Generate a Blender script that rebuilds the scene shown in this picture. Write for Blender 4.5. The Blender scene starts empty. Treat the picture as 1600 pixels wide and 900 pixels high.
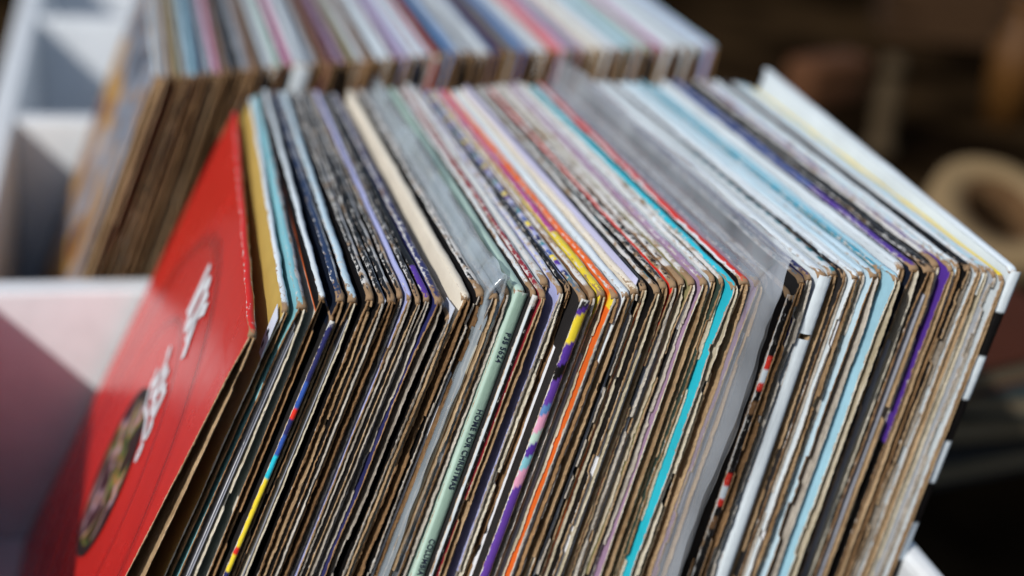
import bpy, math, random
import numpy as np
from mathutils import Matrix, Vector, noise as mnoise

SC = bpy.context.scene
COL = SC.collection
R = math.radians

# ------------------------------------------------------------------ camera
CAM = np.array([0.0, 0.0, 0.5429])
ROT = np.array([[0.97067303, -0.22802328, 0.0761528],      # right
                [-0.01771661, -0.38375955, -0.92326309],   # down
                [0.23974984, 0.89483741, -0.37654484]])    # forward
FPX = 2400.0
cd = bpy.data.cameras.new('camera')
cd.sensor_width = 36.0
cd.lens = 54.0
cd.clip_start = 0.01
cd.clip_end = 200.0
cd.dof.use_dof = True
cd.dof.focus_distance = 0.645
cd.dof.aperture_fstop = 3.1
co = bpy.data.objects.new('camera', cd)
COL.objects.link(co)
m = Matrix.Identity(4)
for i in range(3):
    m[i][0] = ROT[0][i]; m[i][1] = -ROT[1][i]; m[i][2] = -ROT[2][i]; m[i][3] = CAM[i]
co.matrix_world = m
SC.camera = co

# ------------------------------------------------------------------ light
SUN = Vector((-1.0, -0.90, 1.0)).normalized()      # towards the sun
elev = math.asin(SUN.z)
w = bpy.data.worlds.new('World'); SC.world = w; w.use_nodes = True
nt = w.node_tree
bg = nt.nodes['Background']
sky = nt.nodes.new('ShaderNodeTexSky'); sky.sky_type = 'NISHITA'; sky.sun_disc = False
sky.sun_elevation = elev
sky.sun_rotation = math.atan2(SUN.x, SUN.y)
nt.links.new(sky.outputs[0], bg.inputs[0])
bg.inputs[1].default_value = 0.09
sl = bpy.data.lights.new('sun', 'SUN'); sl.energy = 3.6; sl.angle = R(1.0); sl.color = (1.0, 0.98, 0.945)
so = bpy.data.objects.new('sun', sl); COL.objects.link(so)
so.rotation_euler = SUN.to_track_quat('Z', 'Y').to_euler()
so.location = SUN * 3
SC.view_settings.view_transform = 'Standard'
SC.view_settings.look = 'None'
SC.view_settings.exposure = -0.05
SC.view_settings.gamma = 1.0

# ------------------------------------------------------------------ helpers
def lin(c):
    c = c / 255.0
    return c / 12.92 if c <= 0.04045 else ((c + 0.055) / 1.055) ** 2.4
def S(r, g, b):
    return (lin(r), lin(g), lin(b))

def at(u, v, z):
    """the point of the horizontal plane z seen at (u, v) of the photograph: used to measure where a sleeve stands"""
    d = ROT.T @ np.array([u - 800.0, v - 450.0, FPX])
    return CAM + d * ((z - CAM[2]) / d[2])

def smooth_noise(n, step, rng):
    """n samples of 1-d value noise with a knot every `step` samples, in -1..1"""
    k = int(n / step) + 4
    kn = rng.uniform(-1, 1, k)
    x = np.arange(n) / step
    i = x.astype(int); f = x - i; f = f * f * (3 - 2 * f)
    return kn[i] * (1 - f) + kn[i + 1] * f

def link(o, parent=None):
    COL.objects.link(o)
    if parent is not None:
        o.parent = parent
    return o

def mesh_obj(name, verts, faces, mats, parent=None, fm=None, tint=None, wear=None, smooth=None):
    me = bpy.data.meshes.new(name)
    me.from_pydata([tuple(v) for v in verts], [], [tuple(f) for f in faces])
    for mt in mats:
        me.materials.append(mt)
    if fm is not None:
        me.polygons.foreach_set('material_index', np.asarray(fm, dtype=np.int32))
    if tint is not None:
        a = me.attributes.new('tint', 'FLOAT_COLOR', 'POINT')
        t = np.zeros((len(verts), 4), dtype=np.float32); tint = np.asarray(tint); t[:, :tint.shape[1]] = tint
        a.data.foreach_set('color', t.ravel())
    if wear is not None:
        a = me.attributes.new('wear', 'FLOAT', 'POINT')
        a.data.foreach_set('value', np.asarray(wear, dtype=np.float32))
    if smooth is not None:
        me.polygons.foreach_set('use_smooth', np.asarray(smooth, dtype=bool))
    me.update()
    return link(bpy.data.objects.new(name, me), parent)

def tag(o, label=None, cat=None, group=None, kind=None):
    if label: o['label'] = label
    if cat: o['category'] = cat
    if group: o['group'] = group
    if kind: o['kind'] = kind
    return o

def empty(name, loc, rot=(0, 0, 0)):
    o = bpy.data.objects.new(name, None)
    o.empty_display_size = 0.02
    o.location = loc; o.rotation_euler = rot
    return link(o)

def box_mesh(x0, x1, y0, y1, z0, z1, bev=0.0):
    import bmesh
    bm = bmesh.new()
    bmesh.ops.create_cube(bm, size=1.0)
    for v in bm.verts:
        v.co = Vector((x0 + (v.co.x + .5) * (x1 - x0), y0 + (v.co.y + .5) * (y1 - y0), z0 + (v.co.z + .5) * (z1 - z0)))
    if bev:
        bmesh.ops.bevel(bm, geom=bm.edges[:], offset=bev, segments=3, affect='EDGES', profile=0.5)
    return bm
def bm_obj(name, bm, mat, parent=None, smooth=False):
    me = bpy.data.meshes.new(name); bm.to_mesh(me); bm.free()
    me.materials.append(mat)
    if smooth:
        for p in me.polygons: p.use_smooth = True
    return link(bpy.data.objects.new(name, me), parent)

# ------------------------------------------------------------------ materials
def new_mat(name):
    mt = bpy.data.materials.new(name); mt.use_nodes = True
    n = mt.node_tree.nodes; l = mt.node_tree.links
    return mt, n, l, n['Principled BSDF']
def node(n, typ, **kw):
    x = n.new(typ)
    for k, v in kw.items():
        setattr(x, k, v)
    return x
def math_node(n, l, op, a, b=None, clamp=False):
    x = n.new('ShaderNodeMath'); x.operation = op; x.use_clamp = clamp
    for i, s in enumerate((a, b)):
        if s is None: continue
        if isinstance(s, (int, float)): x.inputs[i].default_value = s
        else: l.new(s, x.inputs[i])
    return x.outputs[0]
def mix_col(n, l, fac, a, b):
    x = n.new('ShaderNodeMix'); x.data_type = 'RGBA'
    for i, s in ((0, fac), (6, a), (7, b)):
        if isinstance(s, (int, float)): x.inputs[i].default_value = s
        elif isinstance(s, tuple): x.inputs[i].default_value = (*s, 1.0)
        else: l.new(s, x.inputs[i])
    return x.outputs[2]
def obj_coords(n, l, scale=(1, 1, 1), shift=True):
    tc = n.new('ShaderNodeTexCoord')
    mp = n.new('ShaderNodeMapping'); mp.inputs['Scale'].default_value = scale
    l.new(tc.outputs['Object'], mp.inputs[0])
    if shift:
        oi = n.new('ShaderNodeObjectInfo')
        v = n.new('ShaderNodeVectorMath'); v.operation = 'SCALE'
        v.inputs[0].default_value = (3.1, 1.7, 2.3); l.new(oi.outputs['Random'], v.inputs[3])
        l.new(v.outputs[0], mp.inputs['Location'])
    return mp.outputs[0]
def noise(n, l, vec, scale, detail=4, rough=0.6):
    x = n.new('ShaderNodeTexNoise'); x.inputs['Scale'].default_value = scale
    x.inputs['Detail'].default_value = detail; x.inputs['Roughness'].default_value = rough
    l.new(vec, x.inputs['Vector'])
    return x.outputs['Fac']
def bump(n, l, h, p, strength, dist):
    b = n.new('ShaderNodeBump'); b.inputs['Strength'].default_value = strength; b.inputs['Distance'].default_value = dist
    l.new(h, b.inputs['Height']); l.new(b.outputs[0], p.inputs['Normal'])

def make_print(name, stretch, rough=0.42):
    """printed card: ink colour from the mesh, rubbed through to paper and board where the mesh says it is worn"""
    mt, n, l, p = new_mat(name)
    a = node(n, 'ShaderNodeAttribute', attribute_name='tint')
    wv = node(n, 'ShaderNodeAttribute', attribute_name='wear')
    vec = obj_coords(n, l, stretch)
    nz = noise(n, l, vec, 620, 6, 0.72)
    s = math_node(n, l, 'MULTIPLY', math_node(n, l, 'SUBTRACT', nz, 0.5), 2.6)
    f = math_node(n, l, 'ADD', s, math_node(n, l, 'SUBTRACT', math_node(n, l, 'MULTIPLY', wv.outputs['Fac'], 1.6), 0.8))
    f = math_node(n, l, 'MULTIPLY', f, 5.0, True)
    nz2 = noise(n, l, vec, 240, 3)
    bare = math_node(n, l, 'ADD', math_node(n, l, 'SUBTRACT', nz2, 0.52), math_node(n, l, 'MULTIPLY', a.outputs['Alpha'], 0.5))
    worn = mix_col(n, l, math_node(n, l, 'MULTIPLY', bare, 7.0, True), S(206, 204, 200), S(150, 122, 92))
    big = noise(n, l, vec, 45, 3)
    ink = n.new('ShaderNodeHueSaturation')
    l.new(a.outputs['Color'], ink.inputs['Color'])
    l.new(math_node(n, l, 'ADD', math_node(n, l, 'MULTIPLY', big, 0.5), 0.75), ink.inputs['Value'])
    c = mix_col(n, l, f, ink.outputs[0], worn)
    l.new(c, p.inputs['Base Color'])
    rg = math_node(n, l, 'ADD', math_node(n, l, 'MULTIPLY', f, 0.4), rough)
    l.new(rg, p.inputs['Roughness'])
    p.inputs['Specular IOR Level'].default_value = 0.2
    bump(n, l, nz, p, 0.35, 0.0008)
    return mt
PRINT = make_print('printed_card', (1, 0.55, 0.55))
TOPPRINT = make_print('printed_fold', (1, 0.38, 1))
SPINEPRINT = make_print('printed_spine', (1, 1, 0.4), 0.36)

def make_card(name, lo, hi, sc=(1, 1, 0.3)):
    mt, n, l, p = new_mat(name)
    vec = obj_coords(n, l, sc)
    nz = noise(n, l, vec, 900, 5, 0.7)
    n2 = noise(n, l, vec, 130, 3)
    f = math_node(n, l, 'ADD', math_node(n, l, 'MULTIPLY', math_node(n, l, 'SUBTRACT', nz, 0.5), 1.5), math_node(n, l, 'MULTIPLY', math_node(n, l, 'SUBTRACT', n2, 0.5), 1.8))
    oi = n.new('ShaderNodeObjectInfo')
    f = math_node(n, l, 'ADD', f, math_node(n, l, 'ADD', math_node(n, l, 'MULTIPLY', oi.outputs['Random'], 0.5), 0.25), True)
    l.new(mix_col(n, l, f, lo, hi), p.inputs['Base Color'])
    p.inputs['Roughness'].default_value = 0.9
    p.inputs['Specular IOR Level'].default_value = 0.15
    bump(n, l, nz, p, 0.6, 0.001)
    return mt
CARD = {
    'brown': make_card('brown_cardboard', S(92, 66, 42), S(168, 132, 94)),
    'tan': make_card('tan_cardboard', S(128, 100, 70), S(196, 168, 132)),
    'grey': make_card('grey_cardboard', S(118, 108, 96), S(202, 194, 182)),
    'cream': make_card('cream_cardboard', S(170, 158, 132), S(222, 214, 196)),
}
def make_paper(name, c, rough=0.6):
    mt, n, l, p = new_mat(name)
    vec = obj_coords(n, l)
    nz = noise(n, l, vec, 60, 4)
    d = tuple(x * 0.8 for x in c)
    l.new(mix_col(n, l, nz, d, c), p.inputs['Base Color'])
    p.inputs['Roughness'].default_value = rough
    bump(n, l, nz, p, 0.2, 0.002)
    return mt
PAPER = {'white': make_paper('white_paper', S(225, 226, 230)), 'cream': make_paper('cream_paper', S(216, 204, 176)),
         'grey': make_paper('grey_paper', S(150, 152, 162)), 'black': make_paper('black_paper', S(30, 28, 28)),
         'orange': make_paper('orange_paper', S(190, 90, 30)), 'lilac': make_paper('lilac_paper', S(190, 188, 215))}

def make_film(name, clear=0.4, tint=S(176, 186, 202)):
    mt, n, l, p = new_mat(name)
    vec = obj_coords(n, l, (1, 1, 0.75))
    nz = noise(n, l, vec, 40, 1, 0.4)
    nb = noise(n, l, vec, 24, 2, 0.45)
    p.inputs['Base Color'].default_value = (*tint, 1)
    p.inputs['Roughness'].default_value = 0.13
    p.inputs['Coat Weight'].default_value = 1.0; p.inputs['Coat Roughness'].default_value = 0.04
    p.inputs['Specular IOR Level'].default_value = 0.7
    bump(n, l, math_node(n, l, 'ADD', nz, nb), p, 0.45, 0.006)
    tr = n.new('ShaderNodeBsdfTransparent')
    mx = n.new('ShaderNodeMixShader')
    f = math_node(n, l, 'ADD', math_node(n, l, 'MULTIPLY', math_node(n, l, 'SUBTRACT', nb, 0.5), 0.8), 1.0 - clear, True)
    l.new(f, mx.inputs[0]); l.new(tr.outputs[0], mx.inputs[1]); l.new(p.outputs[0], mx.inputs[2])
    out = n['Material Output']
    l.new(mx.outputs[0], out.inputs['Surface'])
    return mt
FILM = make_film('milky_plastic_film', 0.68, S(182, 188, 196))
FILM_CLEAR = make_film('clear_plastic_film', 0.55, S(186, 198, 206))

def make_plain(name, c, rough=0.5, spec=0.5):
    mt, n, l, p = new_mat(name)
    vec = obj_coords(n, l)
    nz = noise(n, l, vec, 40, 5)
    l.new(mix_col(n, l, nz, tuple(x * 0.82 for x in c), tuple(min(1, x * 1.12) for x in c)), p.inputs['Base Color'])
    p.inputs['Roughness'].default_value = rough
    p.inputs['Specular IOR Level'].default_value = spec
    return mt
INK = make_plain('navy_ink', S(34, 44, 62), 0.6)
BLACKINK = make_plain('black_ink', S(18, 17, 18), 0.6)
WHITEINK = make_plain('white_ink', S(226, 226, 230), 0.4)
STICKER = make_plain('white_sticker', S(216, 222, 236), 0.5)
WHITEPAINT = make_plain('white_crate_paint', S(226, 229, 231), 0.42)

# ------------------------------------------------------------------ the setting: dark ground
def build_ground():
    mt, n, l, p = new_mat('dark_brown_ground')
    tc = n.new('ShaderNodeTexCoord')
    a = noise(n, l, tc.outputs['Object'], 3.0, 3)
    b = noise(n, l, tc.outputs['Object'], 40, 4)
    c = mix_col(n, l, math_node(n, l, 'MULTIPLY', math_node(n, l, 'SUBTRACT', a, 0.42), 4.0, True), (0.0040, 0.0024, 0.0012), (0.044, 0.025, 0.011))
    c = mix_col(n, l, math_node(n, l, 'MULTIPLY', b, 0.4), c, (0.014, 0.008, 0.004))
    l.new(c, p.inputs['Base Color']); p.inputs['Roughness'].default_value = 0.95
    p.inputs['Specular IOR Level'].default_value = 0.0
    g = 30.0
    o = mesh_obj('ground', [(-g, -g, -0.016), (g, -g, -0.016), (g, g, -0.016), (-g, g, -0.016)], [(0, 1, 2, 3)], [mt])
    tag(o, kind='structure')
build_ground()

# ------------------------------------------------------------------ the crate
XL, XR = -0.090, 0.3575
ZC = 0.172
TH = 0.021
YF = 0.53
DIV = [0.893, 1.254, 1.615]
YB = 1.976
def build_crate():
    c = empty('record_crate', (0.13, 1.25, -0.014))
    tag(c, 'white painted wooden crate with crosswise dividers, holding both rows of records', 'crate')
    def add(name, *b, bev=0.0025):
        o = bm_obj(name, box_mesh(*b, bev=bev), WHITEPAINT, c)
        o.matrix_parent_inverse = Matrix.Translation((-0.13, -1.25, 0.014))
    add('left_side_panel', XL - TH, XL, YF - TH, YB + TH, -0.012, ZC)
    add('right_side_panel', XR, XR + .013, YF - .004, YB + TH, -0.012, ZC - .010, bev=.006)
    add('front_panel', XL + .0005, XR - .0005, YF - TH + .001, YF, -0.012, ZC - .012)
    add('back_panel', XL + .0005, XR - .0005, YB, YB + TH - .001, -0.012, ZC - .002)
    for y in DIV:
        add('divider', XL + .0005, XR - .0005, y, y + TH, -0.0005, ZC - .002)
    add('floor_panel', XL + .0005, XR - .0005, YF + .0005, YB - .0005, -0.012, -0.0008, bev=0.0)
build_crate()

# ------------------------------------------------------------------ sleeves
SIZE = 0.315
def lean_at(u, xs, ys):
    return R(float(np.interp(u, xs, ys)))

def bands_tint(c, spec):
    """colour and wear across a top fold: spec = [(colour, share, wear), ...] from its front to its back"""
    tot = sum(s[1] for s in spec); e = 0
    for col, share, wr in spec:
        e += share / tot
        if c <= e + 1e-9: return col, wr
    return spec[-1][0], spec[-1][2]

def panel(parent, side, t, L, D, b, rng, face_col, card, nrow, wear_amt, torn, name, open_far=0.0, flare=0.0):
    """one board of a sleeve: outer face printed, inner face and torn edges bare board"""
    d = np.concatenate([np.linspace(0, 0.016, max(8, nrow // 8)), np.linspace(0.016, 0.175, nrow)[1:], np.linspace(0.175, L, max(12, nrow // 8))[1:]])    # distance below the top
    h = L - d
    ys = np.array([0.0, 0.0005, 0.0013, 0.003, 0.007, 0.018, 0.05, 0.12, 0.2, D - 0.02, D - 0.004, D])
    nh, ny = len(h), len(ys)
    spacing = nrow / L
    low = np.interp(h, np.linspace(0, L, 400), smooth_noise(400, 28, rng))
    mid = np.interp(h, np.linspace(0, L, 400), smooth_noise(400, 7, rng))
    hi = rng.uniform(-1, 1, nh)
    wav = np.interp(h, np.linspace(0, L, 400), smooth_noise(400, 22, rng))
    wav2 = np.interp(h, np.linspace(0, L, 400), smooth_noise(400, 5, rng))
    f3 = np.interp(h, np.linspace(0, L, 900), smooth_noise(900, 4, rng))
    near = torn * (0.00055 * low + 0.00022 * mid + 0.00016 * f3 + 0.00010 * hi)
    near += np.where(d < 0.0035, (0.0035 - np.sqrt(np.maximum(0, 0.0035 ** 2 - (0.0035 - d) ** 2))) * 0.75, 0)
    k = 0
    while k < nh:                                       # torn-off bites
        if rng.random() < 0.009 * torn:
            q = rng.integers(4, 26); near[k:k + q] += rng.uniform(0.0008, 0.0030); k += q
        k += 1
    topj = 0.00025 * smooth_noise(ny, 2, rng)
    g = 0.52 + 0.48 * np.clip(d / 0.022, 0, 1) ** 0.7 + flare * np.clip(d / 0.15, 0, 1.4)
    V = []; W = []; T = []
    bt = b * (1 + 0.22 * mid + 0.20 * f3 + 0.10 * hi)
    for layer in (0, 1, 2):                             # outer, middle (edge only), inner
        for i in range(nh):
            cols = range(ny) if layer != 1 else (0,)
            for j in cols:
                y = ys[j]
                fall = math.exp(-y / 0.03)
                x = side * (t / 2) * (g[i] * fall + (1 - fall) * min(1.0, g[i])) + (0.00016 * wav[i] + 0.00006 * wav2[i]) * torn * fall
                yy = y + near[i] * math.exp(-y / 0.006)
                if layer == 1:
                    x -= side * bt[i] * 0.5; yy -= 0.00025 * (0.6 + rng.random())
                elif layer == 2:
                    x -= side * (bt[i] * fall + b * (1 - fall))
                    yy += rng.normal(0, 0.00012) if j == 0 else 0
                elif j == 0:
                    x -= side * 0.15 * b
                V.append((x, yy, h[i] + (topj[j] if i == 0 else 0)))
                W.append(max(math.exp(-y / 0.0009), 0.75 * math.exp(-d[i] / 0.0012)) * wear_amt + 0.06 if layer == 0 else 0)
                T.append((*face_col(y, d[i]), .35 + .4 * math.exp(-d[i] / .01)) if layer == 0 else (0.3, 0.3, 0.3, 0))
    A = lambda i, j: i * ny + j
    Mi = lambda i: nh * ny + i
    B = lambda i, j: nh * ny + nh + i * ny + j
    F = []; FM = []; SM = []
    def f(q, m_, s=False):
        F.append(q); FM.append(m_); SM.append(s)
    for i in range(nh - 1):
        for j in range(ny - 1):
            f((A(i, j), A(i + 1, j), A(i + 1, j + 1), A(i, j + 1)), 0, True)
            f((B(i, j), B(i, j + 1), B(i + 1, j + 1), B(i + 1, j)), 1, True)
        f((A(i, 0), Mi(i), Mi(i + 1), A(i + 1, 0)), 1)
        f((Mi(i), B(i, 0), B(i + 1, 0), Mi(i + 1)), 1)
        f((A(i, ny - 1), A(i + 1, ny - 1), B(i + 1, ny - 1), B(i, ny - 1)), 1)
    for j in range(ny - 1):
        f((A(0, j), A(0, j + 1), B(0, j + 1), B(0, j)), 1)
        f((A(nh - 1, j), B(nh - 1, j), B(nh - 1, j + 1), A(nh - 1, j + 1)), 1)
    return mesh_obj(name, V, F, [PRINT, CARD[card]], parent, FM, np.array(T), W, SM)

def top_fold(parent, t, L, D, rng, spec, ny, fold_col=None, ragged=1.0):
    """the folded top edge: a low ridge in the print of the cover, rubbed along its back"""
    cs = np.linspace(-1, 1, 11)
    ys = np.concatenate([np.linspace(0, 0.012, 10), np.linspace(0.012, D, ny)[1:]])
    n = len(ys)
    n1 = np.interp(ys, np.linspace(0, D, 300), smooth_noise(300, 18, rng))
    n2 = np.interp(ys, np.linspace(0, D, 300), smooth_noise(300, 5, rng))
    n3 = rng.uniform(-1, 1, n)
    wd = np.interp(ys, np.linspace(0, D, 300), smooth_noise(300, 30, rng))
    V = []; T = []; W = []
    for i in range(n):
        y = ys[i]
        sag = 0.0018 * (1 - min(1, y / 0.0045)) ** 2
        for c in cs:
            half = t * 0.5 * (0.94 + 0.10 * n2[i] * ragged + 0.04 * n3[i])
            z = L - 0.0011 + 0.0013 * (1 - abs(c) ** 2.6) + (0.00022 * n1[i] + 0.00015 * n2[i] * c) * ragged - sag
            V.append((c * half + 0.00018 * n1[i], y + 0.0002 * n3[i] + 0.0005 + 0.0007 * c * c, z))
            cc = (c + 1) / 2 + 0.10 * wd[i] + 0.06 * n2[i]
            col, wr = bands_tint(min(max(cc, 0), 1), spec)
            if fold_col is not None:
                q = fold_col(y, c)
                if q is not None: col = q
            T.append((*col, 0.9 * math.exp(-y / .009)))
            W.append(wr + 0.28 * abs(c) ** 4 + 0.42 * math.exp(-y / 0.0022) + 0.18 * math.exp(-y / 0.010))
    F = []; k = len(cs)
    for i in range(n - 1):
        for j in range(k - 1):
            F.append((i * k + j, i * k + j + 1, (i + 1) * k + j + 1, (i + 1) * k + j))
    F.append(tuple(range(k)))
    return mesh_obj('top_fold', V, F, [TOPPRINT, CARD['brown']], parent, [0] * (len(F) - 1) + [1], np.array(T), W, [True] * (len(F) - 1) + [False])

def spine(parent, t, L, rng, seg, wear_amt=0.1, nrow=240, notch=None):
    """a closed spine on the near edge: seg(d) gives its colour at distance d below the top; notch = (from, to) torn away"""
    cs = np.linspace(-1, 1, 9)
    d = np.linspace(0.0006, L, nrow)
    n1 = smooth_noise(nrow, 14, rng); n2 = rng.uniform(-1, 1, nrow)
    V = []; T = []; W = []
    for i in range(nrow):
        for c in cs:
            y = -0.0004 - 0.0011 * (1 - abs(c) ** 3.0) + 0.00012 * n1[i] + 0.00008 * n2[i]
            V.append((c * t * 0.5 * (0.99 + 0.02 * n1[i]), y, L - d[i]))
            T.append(seg(d[i], c))
            W.append(wear_amt + 0.45 * abs(c) ** 5 * min(1, wear_amt * 4 + .2) + 0.8 * math.exp(-d[i] / 0.0018))
    F = []; k = len(cs)
    for i in range(nrow - 1):
        if notch and notch[0] + 0.0006 * n1[i] < d[i] < notch[1]: continue
        for j in range(k - 1):
            F.append((i * k + j, i * k + j + 1, (i + 1) * k + j + 1, (i + 1) * k + j))
    return mesh_obj('spine', V, F, [SPINEPRINT], parent, None, np.array(T), W, [True] * len(F))

def inner_sleeve(parent, x, L, D, rng, mat, recess=0.002, drop=0.004, wavy=1.0, n=70, th=0.00022):
    h = np.linspace(L - drop, 0.003, n)
    ys = [recess, recess + 0.006, recess + 0.02, 0.08, D - 0.004]
    w1 = smooth_noise(n, 12, rng); w2 = smooth_noise(n, 9, rng)
    V = []
    for s in (-1, 1):
        for i in range(n):
            for y in ys:
                fall = math.exp(-(y - recess) / 0.03)
                V.append((x + s * th + 0.0005 * wavy * w1[i] * fall, y + 0.0009 * wavy * w2[i] * fall, h[i]))
    k = len(ys); o = n * k; F = []
    for i in range(n - 1):
        for j in range(k - 1):
            a = i * k + j
            F.append((a, a + 1, a + k + 1, a + k)); F.append((o + a, o + a + k, o + a + k + 1, o + a + 1))
        F.append((i * k, (i + 1) * k, o + (i + 1) * k, o + i * k))
    for j in range(k - 1):
        F.append((j, o + j, o + j + 1, j + 1))
    return mesh_obj('inner_sleeve', V, F, [PAPER[mat]], parent, None, None, None, [True] * len(F))

def film_cover(parent, t, L, D, rng, ext_y, ext_z, mat, flare=0.004, n=130):
    """a loose polythene bag round the sleeve, open and crumpled at its near edge"""
    h = np.linspace(L + ext_z, 0.001, n)
    ys = np.concatenate([np.linspace(-ext_y, 0.03, 16), np.linspace(0.03, D + 0.002, 22)[1:]])
    k = len(ys); V = []
    ph = rng.uniform(0, 6.28, 8)
    edge = smooth_noise(n, 14, rng); e2 = smooth_noise(k, 4, rng); e3 = smooth_noise(n, 4, rng)
    for s in (-1, 1):
        for i in range(n):
            d = L + ext_z - h[i]
            for j in range(k):
                y = ys[j]
                out = max(0.0, -y) / max(ext_y, 1e-6)
                up = max(0.0, h[i] - L) / max(ext_z, 1e-6) if ext_z > 0 else 0
                gap = (t / 2 + 0.0004 + flare * out * (1 - out) * 4 * min(1, d / 0.05)) * (1 - 0.9 * up) * (1 - .75 * out * out)
                wr = 0.0007 * math.sin(70 * y + 24 * h[i] + ph[0] + s) + 0.0005 * math.sin(190 * y - 50 * h[i] + ph[1]) + 0.0003 * math.sin(240 * h[i] + 160 * y + ph[2] + s)
                amt = max(out, up * 0.8, 0.10)
                yy = y + out * 0.0010 * edge[i] + out * 0.0006 * e3[i]
                cut = max(0.0, 0.020 - d) * out * 0.55            # rounded free corner
                zz = h[i] + up * 0.0011 * e2[j] - cut * 0.3
                near_c = math.exp(-(abs(y + ext_y * .4) + abs(d - .018)) / .022) if ext_y > .005 else 0.25 * math.exp(-abs(d - .02) / .03)
                cr = mnoise.noise(Vector((y * 95, zz * 60, ph[3] + s * .15))) + .5 * mnoise.noise(Vector((y * 210, zz * 150, ph[4])))
                V.append((s * gap + wr * amt + 0.0045 * up * out + .0055 * cr * near_c, yy + cut * 0.8, zz))
    o = n * k; F = []
    for q in (0, o):
        for i in range(n - 1):
            for j in range(k - 1):
                a = q + i * k + j
                F.append((a, a + 1, a + k + 1, a + k))
    for j in range(k - 1):
        F.append((j, j + 1, o + j + 1, o + j))
    for i in range(n - 1):
        F.append((i * k + k - 1, o + i * k + k - 1, o + (i + 1) * k + k - 1, (i + 1) * k + k - 1))
    return mesh_obj('plastic_cover', V, F, [mat], parent, None, None, None, [True] * len(F))

def text_mesh(name, body, size, mat, parent, origin, xdir, ydir, depth=0.00006, stretch=1.0, bold=0.0):
    cu = bpy.data.curves.new('lettering_curve', 'FONT')
    cu.body = body; cu.size = size; cu.extrude = depth; cu.space_character = 1.05
    cu.offset = bold
    tmp = bpy.data.objects.new('lettering_curve', cu); COL.objects.link(tmp)
    dg = bpy.context.evaluated_depsgraph_get()
    me = bpy.data.meshes.new_from_object(tmp.evaluated_get(dg))
    bpy.data.objects.remove(tmp); bpy.data.curves.remove(cu)
    X = Vector(xdir); Y = Vector(ydir); Z = X.cross(Y)
    mm = Matrix(((X.x, Y.x, Z.x, origin[0]), (X.y, Y.y, Z.y, origin[1]), (X.z, Y.z, Z.z, origin[2]), (0, 0, 0, 1)))
    me.transform(Matrix.Diagonal((stretch, 1, 1, 1))); me.transform(mm)
    me.name = name; me.materials.clear(); me.materials.append(mat)
    return link(bpy.data.objects.new(name, me), parent)

def flat_piece(name, parent, x, pts, mat, th=0.0003):
    """a small flat piece (sticker, tag, stroke) on a cover's face: pts are (y, z) in the sleeve's own frame"""
    n = len(pts)
    V = [(x, y, z) for y, z in pts] + [(x - th, y, z) for y, z in pts]
    F = [tuple(range(n)), tuple(range(2 * n - 1, n - 1, -1))] + [(i, (i + 1) % n, n + (i + 1) % n, n + i) for i in range(n)]
    return mesh_obj(name, V, F, [mat], parent)

# colours (as the covers look in plain light)
C = {
 'red': S(206, 36, 28), 'palewhite': S(214, 224, 230), 'white': S(214, 223, 228), 'gold': S(188, 158, 84), 'aqua': S(128, 186, 196),
 'cream': S(222, 212, 194), 'black': S(22, 20, 20), 'char': S(44, 42, 42), 'navy': S(46, 48, 96), 'deepblue': S(36, 54, 88), 'blue': S(52, 84, 160),
 'lav': S(168, 172, 214), 'purple': S(84, 52, 146), 'violet': S(96, 60, 150), 'tan': S(176, 146, 108), 'brown': S(120, 88, 60), 'mint': S(180, 204, 190),
 'mintd': S(148, 174, 158), 'dred': S(142, 40, 50), 'grey': S(160, 164, 170), 'palegrey': S(196, 204, 208), 'yellow': S(232, 206, 56), 'orange': S(226, 104, 40),
 'teal': S(58, 128, 140), 'cyan': S(44, 184, 204), 'mauve': S(160, 132, 160), 'olive': S(140, 132, 92), 'pblue': S(190, 214, 226), 'sky': S(158, 200, 216),
 'turq': S(48, 148, 176), 'scarlet': S(214, 52, 40), 'pink': S(214, 150, 176), 'magenta': S(176, 70, 140), 'coral': S(224, 110, 90), 'maroon': S(92, 44, 52),
 'slate': S(96, 112, 126), 'dgreen': S(52, 66, 58), 'rose': S(196, 150, 160), 'smoke': S(74, 77, 82), 'night': S(24, 30, 44), 'brick': S(160, 62, 50), 'lilac': S(190, 184, 204), 'steel': S(90, 130, 180),
}
def band(*a):
    return [(C[a[i]], a[i + 1], a[i + 2]) for i in range(0, len(a), 3)]

LEAN_U = [390, 449, 510, 600, 730, 828, 955, 1122, 1245, 1371, 1518, 1595]
LEAN_A = [24.1, 21.2, 19.3, 18.4, 17.7, 14.9, 13.7, 11.0, 10.6, 10.5, 10.4, 10.0]

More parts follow.
